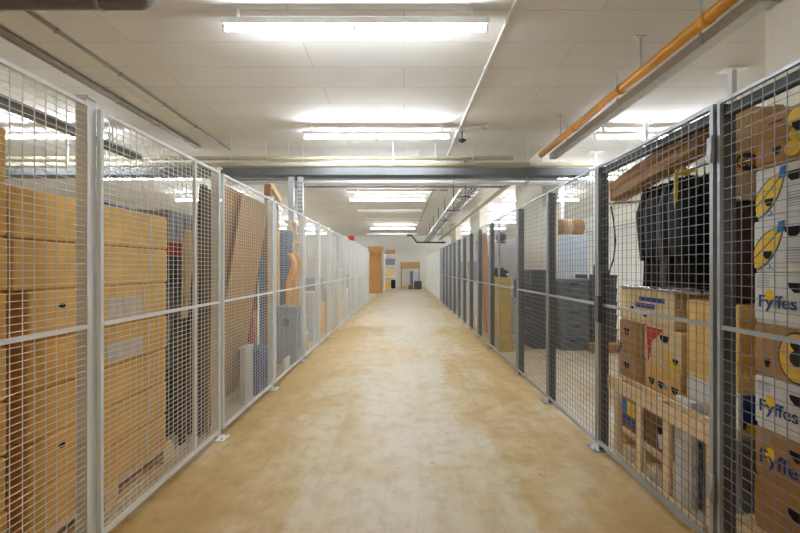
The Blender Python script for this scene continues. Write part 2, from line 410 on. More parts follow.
# ------------------------------------------------------------------ pipes and trays under the ceiling
def clamp_set(root, pts, r, m='galv'):
    for (x, y, z) in pts:
        part('hanger', MB().box(x-.012, x+.012, y-.012, y+.012, z, HC).box(x-.02, x+.02, y-.03, y+.03, z-.005, z+.015), m, root)
YP = 7.0
def cross_pipe(name, x0, x1, y, z, r, m, label, hang, cat='pipe'):
    o = thing(name, label, cat, (0, y, 0))
    part('run', MB().tube([(x0, 0, z), (x1, 0, z)], r, 16), m, o)
    c = MB()
    for x in hang: c.tube([(x-.02, 0, z), (x+.02, 0, z)], r+.006, 16)
    part('collars', c, 'galv' if m != 'cream_pipe' else m, o)
    for x in hang: part('hanger', MB().box(x-.006, x+.006, -.006, .006, z+r, HC), 'galv', o)
    return o
cross_pipe('pipe', -WL, 2.05, YP+.12, 3.475, .038, 'cream_pipe', 'upper cream pipe crossing the hall under the ceiling', (-5.6, -2.6, 1.3))
cross_pipe('pipe', -WL, 3.5, YP-.02, 3.315, .046, 'cream_pipe', 'lower and longer cream pipe crossing above the dark cable tray', (-6.2, -3.2, -.2, 2.3))
cross_pipe('pipe', -3.3, 3.55, YP+.1, 3.025, .06, 'silver_pipe', 'silver pipe crossing the aisle below the dark cable tray', (-1.9, 0.9, 2.3))
cross_pipe('conduit', -2.2, 2.0, 7.6, 3.04, .018, 'grey_steel', 'thin grey conduit running just below and behind the silver pipe', (-1.6, .3, 1.7))
cross_pipe('conduit', -1.5, 1.15, 9.9, 3.45, .022, 'conduit', 'thin grey conduit crossing the ceiling just behind the silver pipe', (-1.2, .9))
cross_pipe('pipe', -2.2, 0.75, 22.4, 3.42, .06, 'white_steel', 'pale pipe crossing the aisle ceiling far away', (-1.6, .4))
o = thing('cable_tray', 'dark cable tray crossing the hall between the cream and silver pipes', 'cable tray', (0, YP, 0))
t = MB(); t.box(-WL, 3.4, .22, .225, 3.12, 3.255); t.box(-WL, 3.4, -.06, -.055, 3.12, 3.255); t.box(-WL, 3.4, -.055, .22, 3.12, 3.125)
part('trough', t, 'tray', o)
for k in range(6): part('cable', MB().tube([(-WL+.05, -.03+.042*k, 3.14), (3.3, -.03+.042*k, 3.142)], .014, 8), 'cable', o)
for x in (-5, -2.2, .6, 2.9): part('hanger', MB().box(x-.01, x+.01, .225, .235, 3.12, HC), 'galv', o)
# lagged pipe at top left with an elbow into the ceiling
o = thing('lagged_pipe', 'dark lagged pipe at the top left corner ending in an elbow', 'pipe', (0, 3.05, 0))
zz = 3.555; arc = [(-2.14 + .09*math.sin(a), 0, zz + .09 - .09*math.cos(a)) for a in [k*math.pi/12 for k in range(7)]]
part('run', MB().tube([(-WL, 0, zz), (-2.2, 0, zz)] + arc + [(-2.05, 0, HC)], .058, 18), 'lagging', o)
j = MB()
for x in (-6, -4.4, -3.3, -2.45): j.tube([(x-.02, 0, zz), (x+.02, 0, zz)], .064, 18)
part('bands', j, 'conduit', o)
for x in (-5.2, -2.9): part('hanger', MB().box(x-.008, x+.008, -.01, .01, zz+.05, HC), 'galv', o)
# orange pipe, its cream continuation, grey channel
o = thing('orange_pipe', 'orange pipe running along the right ceiling above the fence', 'pipe', (2.44, 0, 3.42))
part('run', MB().tube([(0, .6, 0), (0, 6.72, 0)], .052, 18), 'orange_pipe', o)
for y in (2.1, 3.05, 4.25, 5.4): part('coupling', MB().tube([(0, y-.03, 0), (0, y+.03, 0)], .06, 18), 'orange_pipe', o)
for y in (1.5, 3.9, 5.9): part('hanger', MB().box(-.008, .008, y-.008, y+.008, .04, HC-3.42).box(-.06, .06, y-.02, y+.02, HC-3.43, HC-3.42), 'galv', o)
o = thing('pipe', 'cream pipe running deep into the hall beyond the orange one', 'pipe', (2.44, 0, 3.36))
part('run', MB().tube([(0, 7.25, 0), (0, 26, 0)], .055, 16), 'cream_pipe', o)
for y in (8.5, 12, 16, 20, 24): part('hanger', MB().box(-.008, .008, y-.008, y+.008, .04, HC-3.36), 'galv', o)
o = thing('cable_channel', 'grey steel channel beside the orange pipe under right ceiling', 'cable channel', (2.655, 0, 3.40))
t = MB(); t.box(-.06, .06, 2.75, 6.75, -.05, -.045); t.box(-.06, -.055, 2.75, 6.75, -.045, .05); t.box(.055, .06, 2.75, 6.75, -.045, .05)
part('trough', t, 'galv', o)
for y in (3.3, 4.6, 6.0): part('hanger', MB().box(-.075, -.062, y-.012, y+.012, -.05, HC-3.40), 'galv', o)
o = thing('pipe_end', 'round cream pipe end capped beside the white pillar top', 'pipe fitting', (2.64, 2.62, 3.42))
part('stub', MB().tube([(0, -.15, 0), (0, .12, 0)], .075, 20), 'cream_pipe', o)
part('cap', MB().tube([(0, -.2, 0), (0, -.15, 0)], [.07, .088], 20), 'pillar', o)
part('hanger', MB().box(-.01, .01, 0, .02, .06, HC-3.42), 'galv', o)
# ladder tray over the right of the aisle
o = thing('ladder_tray', 'steel cable ladder running down the ceiling right of the aisle', 'cable tray', (1.36, 0, 3.02))
for x in (-.2, .185): part('side_rail', MB().box(x, x+.015, 7.7, 24, -.03, .03), 'galv', o)
for k in range(40): part('rung', MB().box(-.185, .185, 7.8+.41*k, 7.83+.41*k, -.02, 0), 'galv', o)
for k in range(2): part('cable', MB().tube([(.02+.07*k, 7.6, .012), (.02+.06*k, 24, .012)], .012, 8), 'cable', o)
for y in (8.4, 10.4, 12.6, 15, 17.5, 20, 22.6): part('hanger', MB().box(-.012, .012, y-.012, y+.012, 0, HC-3.02).box(-.2, .2, y-.015, y+.015, -.035, -.02), 'tray_dark', o)
tt = MB().tube([(.15, 22.0, 3.3), (.45, 22.0, 3.3), (.75, 22.0, 2.9), (2.4, 22.0, 2.9)], .05, 10).box(.28, .30, 21.99, 22.01, 3.34, HC)
tt.box(2.2, 2.22, 21.99, 22.01, 2.94, HC)
solo('pipe', tt, 'cable', 'dark bent pipe under the far end of the cable ladder', 'pipe')
# conduits on the ceiling
def conduit(x0, y0, x1, y1, r, m, label, n=6, z=None, twin=False):
    z = z or HC - r - .006; o = thing('conduit', label, 'conduit')
    b = MB().tube([(x0, y0, z), (x1, y1, z)], r, 10)
    if twin: b.tube([(x0-.06, y0, z), (x1-.06, y1, z)], r, 10)
    part('run', b, m, o)
    for k in range(n):
        f = (k + .5) / n; x = x0 + (x1-x0)*f; y = y0 + (y1-y0)*f
        part('clip', MB().box(x-.07 if twin else x-.02, x+.02, y-.012, y+.012, z-r-.004, HC-.001), m, o)
conduit(-3.45, .8, -3.5, 7.6, .016, 'conduit', 'thin conduit clipped to the ceiling left of the aisle', 8)
conduit(-3.98, .8, -4.0, 7.4, .03, 'conduit', 'thick double conduit on the ceiling above the left fence', 8, None, True)
conduit(1.04, .6, .90, 8.4, .014, 'lamp_white', 'thin white conduit running along the ceiling right of aisle lights', 9)
conduit(.92, 8.5, .74, 25, .014, 'conduit', 'dark conduit on the ceiling beyond the cross pipes beside the cable ladder', 12)
o = thing('cable_tray', 'dark cable tray above the left cages seen through the mesh', 'cable tray', (-4.75, 0, 3.38))
part('trough', MB().box(-.12, .12, .5, 6.7, -.04, -.035).box(-.12, -.115, .5, 6.7, -.035, .03).box(.115, .12, .5, 6.7, -.035, .03), 'tray', o)
for y in (1.2, 3.8, 6): part('hanger', MB().box(.12, .13, y-.01, y+.01, -.04, HC-3.38), 'galv', o)
o = thing('junction_box', 'small beige junction box on ceiling by the second aisle light', 'junction box', (1.36, 6.35, HC))
part('housing', MB().tube([(0, 0, -.05), (0, 0, 0)], [.045, .055], 14), 'cream_pipe', o)
part('lead', MB().tube([(-.36, 0, -.012), (-.03, 0, -.012)], .01, 8), 'lamp_white', o)
o = thing('ceiling_sensor', 'dark ceiling sensor on a stub in front of the cream pipes', 'sensor', (1.02, 6.62, HC))
part('stem', MB().tube([(0, 0, -.14), (0, 0, 0)], .012, 8), 'dark_steel', o)
part('head', MB().tube([(0, 0, -.19), (0, 0, -.15), (0, 0, -.13)], [.03, .075, .03], 14), 'cable', o)

# ------------------------------------------------------------------ cartons
def carton(label, loc, size, m, group=None, rz=0, tape=True, name='carton', cat='box'):
    """carton with its base centre at loc; parts body, lid flaps and tape"""
    lx, ly, lz = size; o = thing(name, label, cat, loc, rz, group)
    j = lambda: rnd.uniform(-.004, .004)
    part('body', MB().box(-lx/2, lx/2, -ly/2, ly/2, 0.001, lz-.008), m, o, .009)
    f = MB(); f.box(-lx/2+.014, -.002, -ly/2+.012, ly/2-.012, lz-.009, lz-.002+j()*.3); f.box(.002, lx/2-.014, -ly/2+.012, ly/2-.012, lz-.009, lz-.002+j()*.3)
    part('flap', f, m, o)
    if tape: part('tape', MB().box(-.025, .025, -ly/2-.0015, ly/2+.0015, lz-.06, lz), 'tape', o)
    return o
def decal(root, name, pts, side, off, m, lift=.0008):
    """thin printed patch on the aisle face; pts are (y, z)"""
    x0, x1 = sorted((off, off + side * lift * 2))
    return part(name, MB().prism(pts, 0, x0, x1), m, root)
def rect(y0, y1, z0, z1): return [(y0, z0), (y1, z0), (y1, z1), (y0, z1)]
def oval(y, z, a, b, n=20, rot=0):
    out = []
    for k in range(n):
        t = 2*math.pi*k/n; u, v = a*math.cos(t), b*math.sin(t)
        out.append((y + u*math.cos(rot) - v*math.sin(rot), z + u*math.sin(rot) + v*math.cos(rot)))
    return out
def lettering(root, txt, loc, size, m, face='right', bold=0.0):
    cu = bpy.data.curves.new('lettering', 'FONT'); cu.body = txt; cu.size = size; cu.extrude = .0006; cu.offset = bold
    tmp = bpy.data.objects.new('tmp', cu); C.objects.link(tmp)
    dg = bpy.context.evaluated_depsgraph_get(); me = bpy.data.meshes.new_from_object(tmp.evaluated_get(dg))
    bpy.data.objects.remove(tmp); bpy.data.curves.remove(cu)
    me.materials.clear(); me.materials.append(M[m])
    o = bpy.data.objects.new('lettering', me); C.objects.link(o); o.parent = root; o.location = loc
    # 'right' fence: face looks to -X, reading direction towards the camera (-Y)
    o.rotation_euler = (R(90), 0, R(-90) if face == 'right' else 0)
    return o

# --- left: two stacks of long cartons on pallets
def pallet(name, label, loc, sx, sy, rz=0, m='pine', group=None, rot=None):
    o = thing(name, label, 'pallet', loc, rz, group, rot)
    d = MB(); n = 6; w = sx / n
    for k in range(n): d.box(-sx/2 + w*k + .008, -sx/2 + w*(k+1) - .008, -sy/2, sy/2, .12, .142)
    part('deck', d, m, o)
    for y in (-sy/2 + .05, 0, sy/2 - .05): part('stringer', MB().box(-sx/2, sx/2, y-.05, y+.05, .1, .12), m, o)
    for x in (-sx/2 + .07, 0, sx/2 - .07):
        for y in (-sy/2 + .05, 0, sy/2 - .05): part('block', MB().box(x-.07, x+.07, y-.05, y+.05, .022, .1), m, o)
    for x in (-sx/2 + .07, 0, sx/2 - .07): part('runner', MB().box(x-.06, x+.06, -sy/2, sy/2, 0, .022), m, o)
    return o
pallet('pallet', 'wooden pallet under the tall stack of long tan cartons', (-2.1, 2.2, 0), .8, 1.16)
pallet('pallet', 'wooden pallet under the carton stack at the left edge', (-2.1, 1.0, 0), .8, 1.1)
rows = ['bottom', 'second from bottom', 'third from bottom', 'middle', 'third from top', 'second from top', 'topmost']
for k in range(7):
    h = .233; z = .143 + h*k
    ln = 1.08 if k > 4 else 1.0
    yc = (1.645 + 2.725)/2 if k > 4 else 1.715 + .5 + rnd.uniform(-.01, .012)
    o = carton('long %s carton, %s in tall stack beyond the first white post' % ('golden' if k < 4 else 'tan', rows[k]), (-2.075 + rnd.uniform(-.006, .006), yc, z), (.75, ln, h), 'card_b' if k < 4 else 'card',
               'long cartons stacked behind left fence', rnd.uniform(-.006, .006), False)
    ys_ = ln/2 - .20 + rnd.uniform(-.03, .03)
    sk = rnd.uniform(-.03, .03); part('strap', MB().prism([(ys_, .012), (ys_+.016, .012), (ys_+.016+sk, h-.014), (ys_+sk, h-.014)], 0, .3755, .3772), 'strap', o)
    if k in (3, 4):
        decal(o, 'printed_panel', rect(-.05, ln/2-.26, .015 if k == 3 else .02, .13 if k == 3 else .16), 1, .375, 'print_pale')
    if k in (1, 4): part('hand_hole', MB().prism(oval(-.33, .15, .02, .012), 0, .37, .3765), 'hole', o)
for k in range(8):
    h = .234; z = .143 + h*k
    carton('long tan carton at left picture edge, %s in stack' % ORD[k+1].replace('first', 'lowest').replace('eighth', 'uppermost'), (-2.08, 1.095 + rnd.uniform(-.01, .0), z), (.76, 1.06, h), 'card' if k % 2 else 'card_b', 'cartons at the left edge', rnd.uniform(-.005, .005), False)
solo('plastic_sheet', MB().box(-.12, .12, -.17, .17, 0, .03).box(-.1, .08, -.15, .12, .03, .045), 'blue', 'blue folded plastic sheet lying on the tall tan carton stack', 'plastic sheet', (-1.95, 2.5, 1.776), .1, bevel=.01)

# --- left: crates and boards next to the stack
def crate(name, label, loc, size, m, group=None, lid=None, rz=0, cat='crate', ribs=True):
    lx, ly, lz = size; o = thing(name, label, cat, loc, rz, group)
    b = MB()
    b.prism([(-lx/2+.02, 0), (lx/2-.02, 0), (lx/2-.005, lz*.9), (-lx/2+.005, lz*.9)], 1, -ly/2+.01, ly/2-.01)
    if ribs:
        for k in range(3):
            y = -ly/2 + ly*(k+1)/4
            b.box(-lx/2-.002, lx/2+.002, y-.008, y+.008, lz*.25, lz*.9)
        for k in range(2):
            x = -lx/2 + lx*(k+1)/3
            b.box(x-.008, x+.008, -ly/2+.002, ly/2-.002, lz*.25, lz*.9)
    part('tub', b, m, o)
    part('rim', MB().box(-lx/2, lx/2, -ly/2, ly/2, lz*.88, lz*.97 if lid else lz), m, o, .004)
    if lid: part('lid', MB().box(-lx/2-.005, lx/2+.005, -ly/2-.005, ly/2+.005, lz*.95, lz), lid, o, .004, 'coloured lid')
    for s in (-1, 1): part('handle', MB().box(-lx*.14, lx*.14, s*(ly/2)-.008, s*(ly/2)+.008, lz*.66, lz*.8), 'char', o)
    return o
SX, SY = -2.14, 3.40
z = 0
for k, (h, m, lid, lab) in enumerate(((.30, 'char', None, 'charcoal crate at the floor of the mixed crate stack on left'), (.26, 'char', None, 'second charcoal crate in the mixed crate stack on left'),
        (.22, 'char_b', 'blue', 'slate crate with blue lid above the two charcoal crates'), (.24, 'greyp', 'blue', 'grey crate with blue lid halfway up the mixed crate stack'),
        (.25, 'char_b', 'blue', 'slate crate with blue lid right under the red crate'), (.24, 'char', 'blue', 'charcoal crate with blue lid below the red box'))):
    crate('storage_crate', lab, (SX, SY, z), (.36, .5, h), m, 'mixed crates left of aisle', lid); z += h
crate('storage_crate', 'shallow red crate under the grey one near dark planks', (SX, SY, z), (.4, .5, .12), 'red', 'mixed crates left of aisle'); z += .12
crate('storage_crate', 'tall grey crate on top of the mixed crate stack', (SX, SY, z), (.36, .46, .27), 'greyp', 'mixed crates left of aisle')
def board(name, label, foot, top, w, t, m, cat='board', group=None):
    """board from foot to top (centre line); w runs along Y, t is the thickness"""
    b = MB(); f, p = Vector(foot), Vector(top)
    b.bar(f, p, t, w, (0, 1, 0)); me = b
    # move to local coordinates at the foot
    b.v = [tuple(Vector(v) - f) for v in b.v]
    return solo(name, b, m, label, cat, tuple(f), 0, group, .002)
board('board', 'pale beige board leaning in front of the mixed crate stack', (-1.875, 3.30, .985), (-1.85, 3.30, 1.74), .24, .014, 'card_p')
o = thing('trunk', 'charcoal trunk standing upright under the pale beige board', 'trunk', (-1.865, 3.30, 0)); part('shell', MB().box(-.08, .08, -.12, .12, .001, .98), 'char', o, .015); part('handle', MB().tube([(.08, -.06, .7), (.105, -.06, .7), (.105, .06, .7), (.08, .06, .7)], .008, 8), 'cable', o)
board('plank', 'dark brown plank leaning beside the second left post, nearest one', (-1.78, 3.02, .01), (-1.62, 3.06, 2.08), .07, .03, 'walnut', 'plank', 'dark planks')
board('plank', 'dark reddish plank leaning behind the nearest dark plank on left', (-1.70, 3.36, .01), (-1.62, 3.36, 2.0), .08, .03, 'walnut', 'plank', 'dark planks')
board('plank', 'widest dark brown board standing right of the beige board', (-1.71, 3.21, .01), (-1.665, 3.19, 2.08), .15, .025, 'walnut', 'plank', 'dark planks')
board('plank', 'short light wood batten leaning between the dark planks on left', (-1.66, 3.20, .01), (-1.625, 3.20, 1.3), .035, .02, 'oak', 'plank')
# cage behind the second and third post
board('plywood_sheet', 'brown plywood sheet leaning just beyond the second left post', (-1.97, 3.63, .02), (-1.63, 3.63, 2.16), .40, .018, 'ply_b', 'plywood sheet')
board('plywood_sheet', 'large tan plywood sheet leaning against the left mesh', (-1.92, 4.06, .02), (-1.59, 4.06, 2.14), .70, .018, 'ply', 'plywood sheet')
board('plank', 'dark plank leaning at the far edge of the tan plywood', (-1.96, 4.46, .02), (-1.625, 4.50, 2.1), .09, .03, 'walnut', 'plank')
def radiator(label, loc, rz):
    o = thing('radiator', label, 'radiator', loc, rz)
    b = MB()
    for k in range(5): b.box(-.03, .03, -.09+.04*k, -.09+.04*k+.024, .03, .56)
    part('slats', b, 'white_p', o)
    for z in (0, .56): part('rail', MB().box(-.035, .035, -.1, .105, z, z+.03), 'white_p', o)
radiator('white slatted radiator standing low before the tan plywood', (-1.66, 3.98, 0), 0)
crate('storage_bin', 'bright blue plastic bin on floor just before third left post', (-1.71, 4.32, 0), (.24, .3, .50), 'blue', None, None, 0, 'bin')
board('board', 'pale tan board standing behind the dark plank by third left post', (-2.0, 5.0, .01), (-1.96, 5.0, 1.95), .22, .018, 'ply')
solo('rolled_mat', MB().tube([(0, 0, 0), (.02, 0, .8)], .045, 14), 'red', 'dark red rolled mat standing by the white radiators', 'mat', (-1.90, 4.62, .0))
solo('broom_handle', MB().tube([(0, 0, 0), (.14, .02, 1.3)], .013, 10), 'yellow', 'yellow pole leaning behind the bright blue bin', 'pole', (-1.70, 4.60, 0))
o = thing('suitcase', 'dark grey suitcase standing on a brown carton behind third post', 'suitcase', (-2.1, 4.78, .82))
part('shell', MB().box(-.16, .16, -.25, .25, .03, .62), 'char', o, .03)
part('handle', MB().tube([(0, -.08, .6), (0, -.08, .66), (0, .08, .66), (0, .08, .6)], .009, 8), 'cable', o)
for y in (-.2, .2): part('wheel', MB().tube([(-.12, y, .028), (-.08, y, .028)], .028, 12), 'cable', o)
carton('brown carton carrying the grey suitcase behind third left post', (-2.16, 4.78, 0), (.36, .52, .82), 'card_c')
# timber frame rising above the fence
o = thing('timber_frame', 'brown timber frame rising above the fence by third left post', 'timber frame', (-1.84, 5.12, 0))
part('post', MB().box(-.04, .04, -.04, .04, 0, 2.54), 'oak_b', o, .004)
part('beam', MB().bar((.04, .0, 2.52), (-.09, .75, 2.46), .05, .08), 'pine', o)
part('brace', MB().bar((.04, 0, 2.36), (-.1, .72, 2.33), .02, .02), 'walnut', o)
part('far_post', MB().box(-.15, -.09, .7, .76, 0, 2.44), 'pine_v', o, .004)
# rack upright holding the silver pipe
o = thing('rack_upright', 'tall perforated steel rack upright under the silver pipe, left side', 'rack upright', (-1.9, 6.95, 0))
for xo in (-.17, 0):
    t = MB(); t.box(xo-.05, xo-.04, -.04, .04, .006, 3.08); t.box(xo+.04, xo+.05, -.04, .04, .006, 3.08); t.box(xo-.04, xo+.04, -.04, -.032, .006, 3.08)
    part('column', t, 'galv', o)
for k in range(5): part('cross_strut', MB().bar((-.12, .02, .3+.55*k), (-.05, .02, .55+.55*k), .03, .015), 'galv', o)
h = MB()
for k in range(40): h.box(-.03, -.012, -.0415, -.0395, .1+.073*k, .128+.073*k); h.box(.012, .03, -.0415, -.0395, .1+.073*k, .128+.073*k)
part('slots', h, 'ink_dark', o)
part('foot_plate', MB().box(-.24, .09, -.08, .08, 0, .006), 'grey_steel', o)
part('saddle', MB().box(-.07, .07, .04, .1, 2.93, 2.962), 'grey_steel', o)
# orange shells on a blue grey bin
crate('storage_bin', 'blue-grey plastic bin under the orange curved shells', (-1.72, 5.72, 0), (.32, .40, .84), 'bluegrey', None, None, 0, 'bin')
def shell(label, loc, yw):
    n = 24; mid = []
    for k in range(n+1):
        t = k / n; mid.append((-.048*math.sin(t*2*math.pi*1.0 + .5) + .03*math.sin(t*9), .80*t))
    L, Rr = [], []
    for k, (x, z) in enumerate(mid):
        w = .026 * (1 - .3*(k/n)) + .004
        L.append((x - w, z)); Rr.append((x + w, z))
    return solo('chair_shell', MB().prism(L + Rr[::-1], 1, -yw/2, yw/2), 'orange', label, 'chair shell', loc, 0, 'orange curved shells', .008)
shell('orange S-curved plastic shell nearest the left mesh', (-1.625, 5.74, .841), .14)
shell('orange S-curved plastic shell behind the first one', (-1.74, 5.78, .841), .14)
solo('mattress', MB().box(-.26, .26, -.05, .05, 0, 2.0), 'blue_f', 'faded blue foam mattress standing upright behind the orange shells', 'mattress', (-2.04, 6.03, 0), .0, bevel=.03)
o = thing('stepladder', 'pale wooden stepladder standing behind the orange shells', 'ladder', (-1.86, 6.3, 0))
for s in (-1, 1):
    part('stile', MB().bar((.2, s*.2, 0), (0, s*.13, 2.15), .05, .025, (0, 1, 0)), 'pine_v', o)
    part('rear_leg', MB().bar((-.32, s*.2, 0), (-.03, s*.13, 2.1), .04, .025, (0, 1, 0)), 'pine_v', o)
for k in range(6):
    f = (k+1)/7; part('tread', MB().box(.2*(1-f)-.05, .2*(1-f)+.05, -.2+.07*f, .2-.07*f, 2.15*f-.012, 2.15*f+.012), 'pine', o)
part('top_step', MB().box(-.1, .06, -.16, .16, 2.15, 2.18), 'pine', o)
solo('white_board', MB().box(-.01, .01, -.12, .12, 0, .2), 'white_p', 'small white panel lying against the bin below orange shells', 'panel', (-1.62, 5.05, .9) if False else (-1.585, 5.1, 0), .0, bevel=.002)

# --- far left cages: mixed things
far = [('pale blue storage box on the floor in fifth left cage', -1.9, 7.4, 0, (.4, .4, .5), 'ice'), ('white carton on the pale blue box in fifth left cage', -1.9, 7.4, .5, (.38, .38, .45), 'white_card'),
       ('tan carton at the floor beside the stepladder further back', -1.95, 7.9, 0, (.5, .6, .7), 'card'), ('grey box standing on the tan carton past the rack upright', -1.95, 7.9, .7, (.45, .5, .5), 'greyp'),
       ('yellowish carton alone on floor ahead of the first divider', -1.9, 8.45, 0, (.45, .5, .95), 'yellow_card'), ('white tall cabinet box just beyond the first left divider', -2.0, 9.4, 0, (.6, .7, 1.7), 'white_card'),
       ('tan carton beyond the white cabinet box in left cage', -1.95, 10.3, 0, (.5, .6, .9), 'card_p'), ('pale blue box on the tan carton before second divider', -1.95, 10.3, .9, (.45, .5, .5), 'ice'),
       ('white carton at floor before the second left divider', -1.95, 11.2, 0, (.5, .6, .8), 'white_card'), ('grey box just past the second left divider', -2.0, 12.6, 0, (.6, .7, 1.2), 'greyp'),
       ('white tall box before the third left divider', -2.0, 14.0, 0, (.6, .9, 1.6), 'white_card')]
for lab, x, y, z, s, m in far: carton(lab, (x, y, z), s, m, 'boxes in the far left cages', rnd.uniform(-.05, .05), m.startswith('card'))
solo('sign', MB().box(-.09, .09, -.012, .012, 0, .13), 'ink_red', 'small red sign fixed on top of the left fence far away', 'sign', (-1.51, 10.85, 2.2), .0, bevel=.003)
# left bay beyond: shelves along the wall
def shelf_unit(label, loc, w, d, h, n, m='white_steel', rz=0, group=None):
    o = thing('shelf_unit', label, 'shelf unit', loc, rz, group)
    for sx in (-1, 1):
        for sy in (-1, 1): part('upright', MB().box(sx*w/2-.02, sx*w/2+.02, sy*d/2-.02, sy*d/2+.02, 0, h), m, o)
    for k in range(n):
        z = .08 + (h - .12) * k / (n-1); part('shelf', MB().box(-w/2, w/2, -d/2, d/2, z, z+.03), m, o)
    return o
for k, y in enumerate((4.2, 6.7, 9.2, 11.7)):
    shelf_unit('white shelving against far left wall of hall, %s from camera' % ORD[k+1], (-11.9, y, 0), .6, 2.0, 2.1, 4, group='white shelving on the left wall')
    for q in range(3):
        for j2 in range(3):
            carton('storage box on left wall shelving %s from camera, %s shelf, %s along it' % (ORD[k+1], ('lowest', 'second', 'third')[q], ('near', 'middle', 'far')[j2]), (-11.9, y-.62+.62*j2, .112 + .66*q),
                   (.45, .5, .38 + .06*((k+q+j2) % 3)), ('white_card', 'ice', 'card_p', 'greyp')[(k*2+q+j2*3) % 4], 'boxes on the left wall shelving', 0, False)

# ------------------------------------------------------------------ right: banana carton stack at the picture edge
def banana_box(label, loc, m, prints, group='banana cartons at right edge', ly=.53, lx=.40, lz=.248):
    o = thing('banana_carton', label, 'box', loc, rnd.uniform(-.012, .012), group)
    part('tray', MB().box(-lx/2+.006, lx/2-.006, -ly/2+.006, ly/2-.006, .001, lz-.03), m, o, .006)
    part('lid', MB().box(-lx/2, lx/2, -ly/2, ly/2, .02, lz), m, o, .008)
    prints(o, -lx/2 - .0002)
    return o
def hand_hole(o, x, y, z, a=.045, b=.02, n=4):
    pts = [(y-a, z+b), (y+a, z+b), (y+a*.9, z), (y+a*.35, z-b*1.2), (y-a*.35, z-b*1.2), (y-a*.9, z)]
    part('hand_hole', MB().prism(pts, 0, x-.0028, x+.004), 'hole', o)
def p_fyffes(o, x, size=.082):
    decal(o, 'printed_disc', oval(.185, .135, .026, .036), -1, x, 'ink_yellow')
    lettering(o, 'Fyffes', (x-.0026, .242, .085), size, 'ink_blue', 'right', .001)
    hand_hole(o, x, .055, .185, .042, .02)
    for k in range(4): decal(o, 'printed_line', rect(.185, .25, .222-.012*k, .226-.012*k), -1, x, 'greyp')
def p_fyffes_big(o, x): p_fyffes(o, x, .098)
def p_banana(o, x):
    def ban(sc, m, dx, name):
        ctrl = []; n = 16
        for k in range(n+1):
            t = k/n; y = .258 - .135*t; z = .035 + .175*t**.9
            w = .058 * math.sin(math.pi*min(1, .14 + .84*t))**.8 * sc
            ctrl.append((y, z, w))
        up = [(min(.260, y + w*.62), z + w*.72) for y, z, w in ctrl]; dn = [(y - w*.5, z - w*.85) for y, z, w in ctrl]
        return decal(o, name, up + dn[::-1], -1, x - dx, m)
    ban(1.0, 'ink_green', 0, 'printed_outline'); ban(.85, 'ink_yellow', .0012, 'printed_banana')
    decal(o, 'printed_tip', [(.148, .182), (.116, .188), (.112, .24), (.138, .236)], -1, x-.0024, 'ink_bright')
    ln = []
    for k in range(13):
        t = k/12; ln.append((.258 - .12*t, .075 + .12*t**1.1))
    decal(o, 'printed_line', ln + [(y, z-.007) for y, z in ln[::-1]], -1, x-.0024, 'ink_green')
    hand_hole(o, x-.002, .192, .085, .022, .016); hand_hole(o, x, .075, .188, .04, .02)
    decal(o, 'printed_mark', oval(.188, .03, .011, .013), -1, x-.002, 'ink_bright'); decal(o, 'printed_mark', oval(.188, .03, .007, .009), -1, x-.0036, 'white_card')
    for k in range(6): decal(o, 'printed_line', rect(.05, .11, .11-.012*k, .114-.012*k), -1, x, 'greyp')
def p_plain(o, x):
    hand_hole(o, x, .06, .17)
def p_portrait(o, x):
    decal(o, 'printed_ring', oval(.06, .122, .085, .115, 28), -1, x, 'ink_dark'); decal(o, 'printed_ring', oval(.06, .122, .078, .107, 28), -1, x-.0016, 'card_b')
    decal(o, 'printed_arc', [(.06 + r*math.cos(a), .122 + r*1.4*math.sin(a)) for r, seq in ((.074, range(0, 13)), (.05, range(12, -1, -1))) for a in [math.pi + math.pi*k/12 for k in seq]], -1, x-.003, 'ink_yellow')
    decal(o, 'printed_patch', oval(.06, .185, .05, .04), -1, x-.003, 'ink_yellow'); decal(o, 'printed_patch', oval(.06, .12, .03, .035), -1, x-.0045, 'ink_dark')
    hand_hole(o, x-.0022, .055, .17, .034, .018); hand_hole(o, x, .198, .07, .014, .018)
def p_flower(o, x):
    for (y, z, r) in ((.07, .19, .04), (.05, .13, .045), (.09, .06, .035), (.0, .18, .05), (-.02, .09, .05), (.08, .12, .025)): decal(o, 'printed_patch', oval(y, z, r, r), -1, x, 'ink_yellow')
    hand_hole(o, x-.002, .055, .15, .035, .02); hand_hole(o, x, .16, .07, .018, .016)
    decal(o, 'printed_line', rect(.13, .2, .2, .206), -1, x, 'ink_dark')
pallet('pallet', 'wooden pallet under the banana cartons at right edge', (1.98, 1.55, 0), .7, .8)
spec = [('card_c', p_plain, 'plain brown banana carton at the bottom of right edge stack'), ('card_c', p_fyffes_big, 'brown banana carton with blue lettering, lower right corner'),
        ('white_card', p_fyffes, 'white banana carton with lettering under the ring-printed brown one'), ('card_c', p_portrait, 'brown carton printed with yellow and black ring emblem'),
        ('white_card', p_fyffes, 'white banana carton with lettering beneath the banana-printed ones'), ('white_card', p_banana, 'white carton with printed banana, lower of two'),
        ('white_card', p_banana, 'white carton with printed banana, upper of two'), ('card_c', p_flower, 'brown carton with yellow patches topping the right edge stack')]
for k, (m, fn, lab) in enumerate(spec):
    banana_box(lab, (1.925 + rnd.uniform(-.006, .006), 1.595 + rnd.uniform(-.008, .008), .143 + .249*k), m, fn)
carton('tall plain beige carton behind the yellow-patched one at right', (2.53, 1.62, .0), (.32, .5, 2.3), 'card_p')

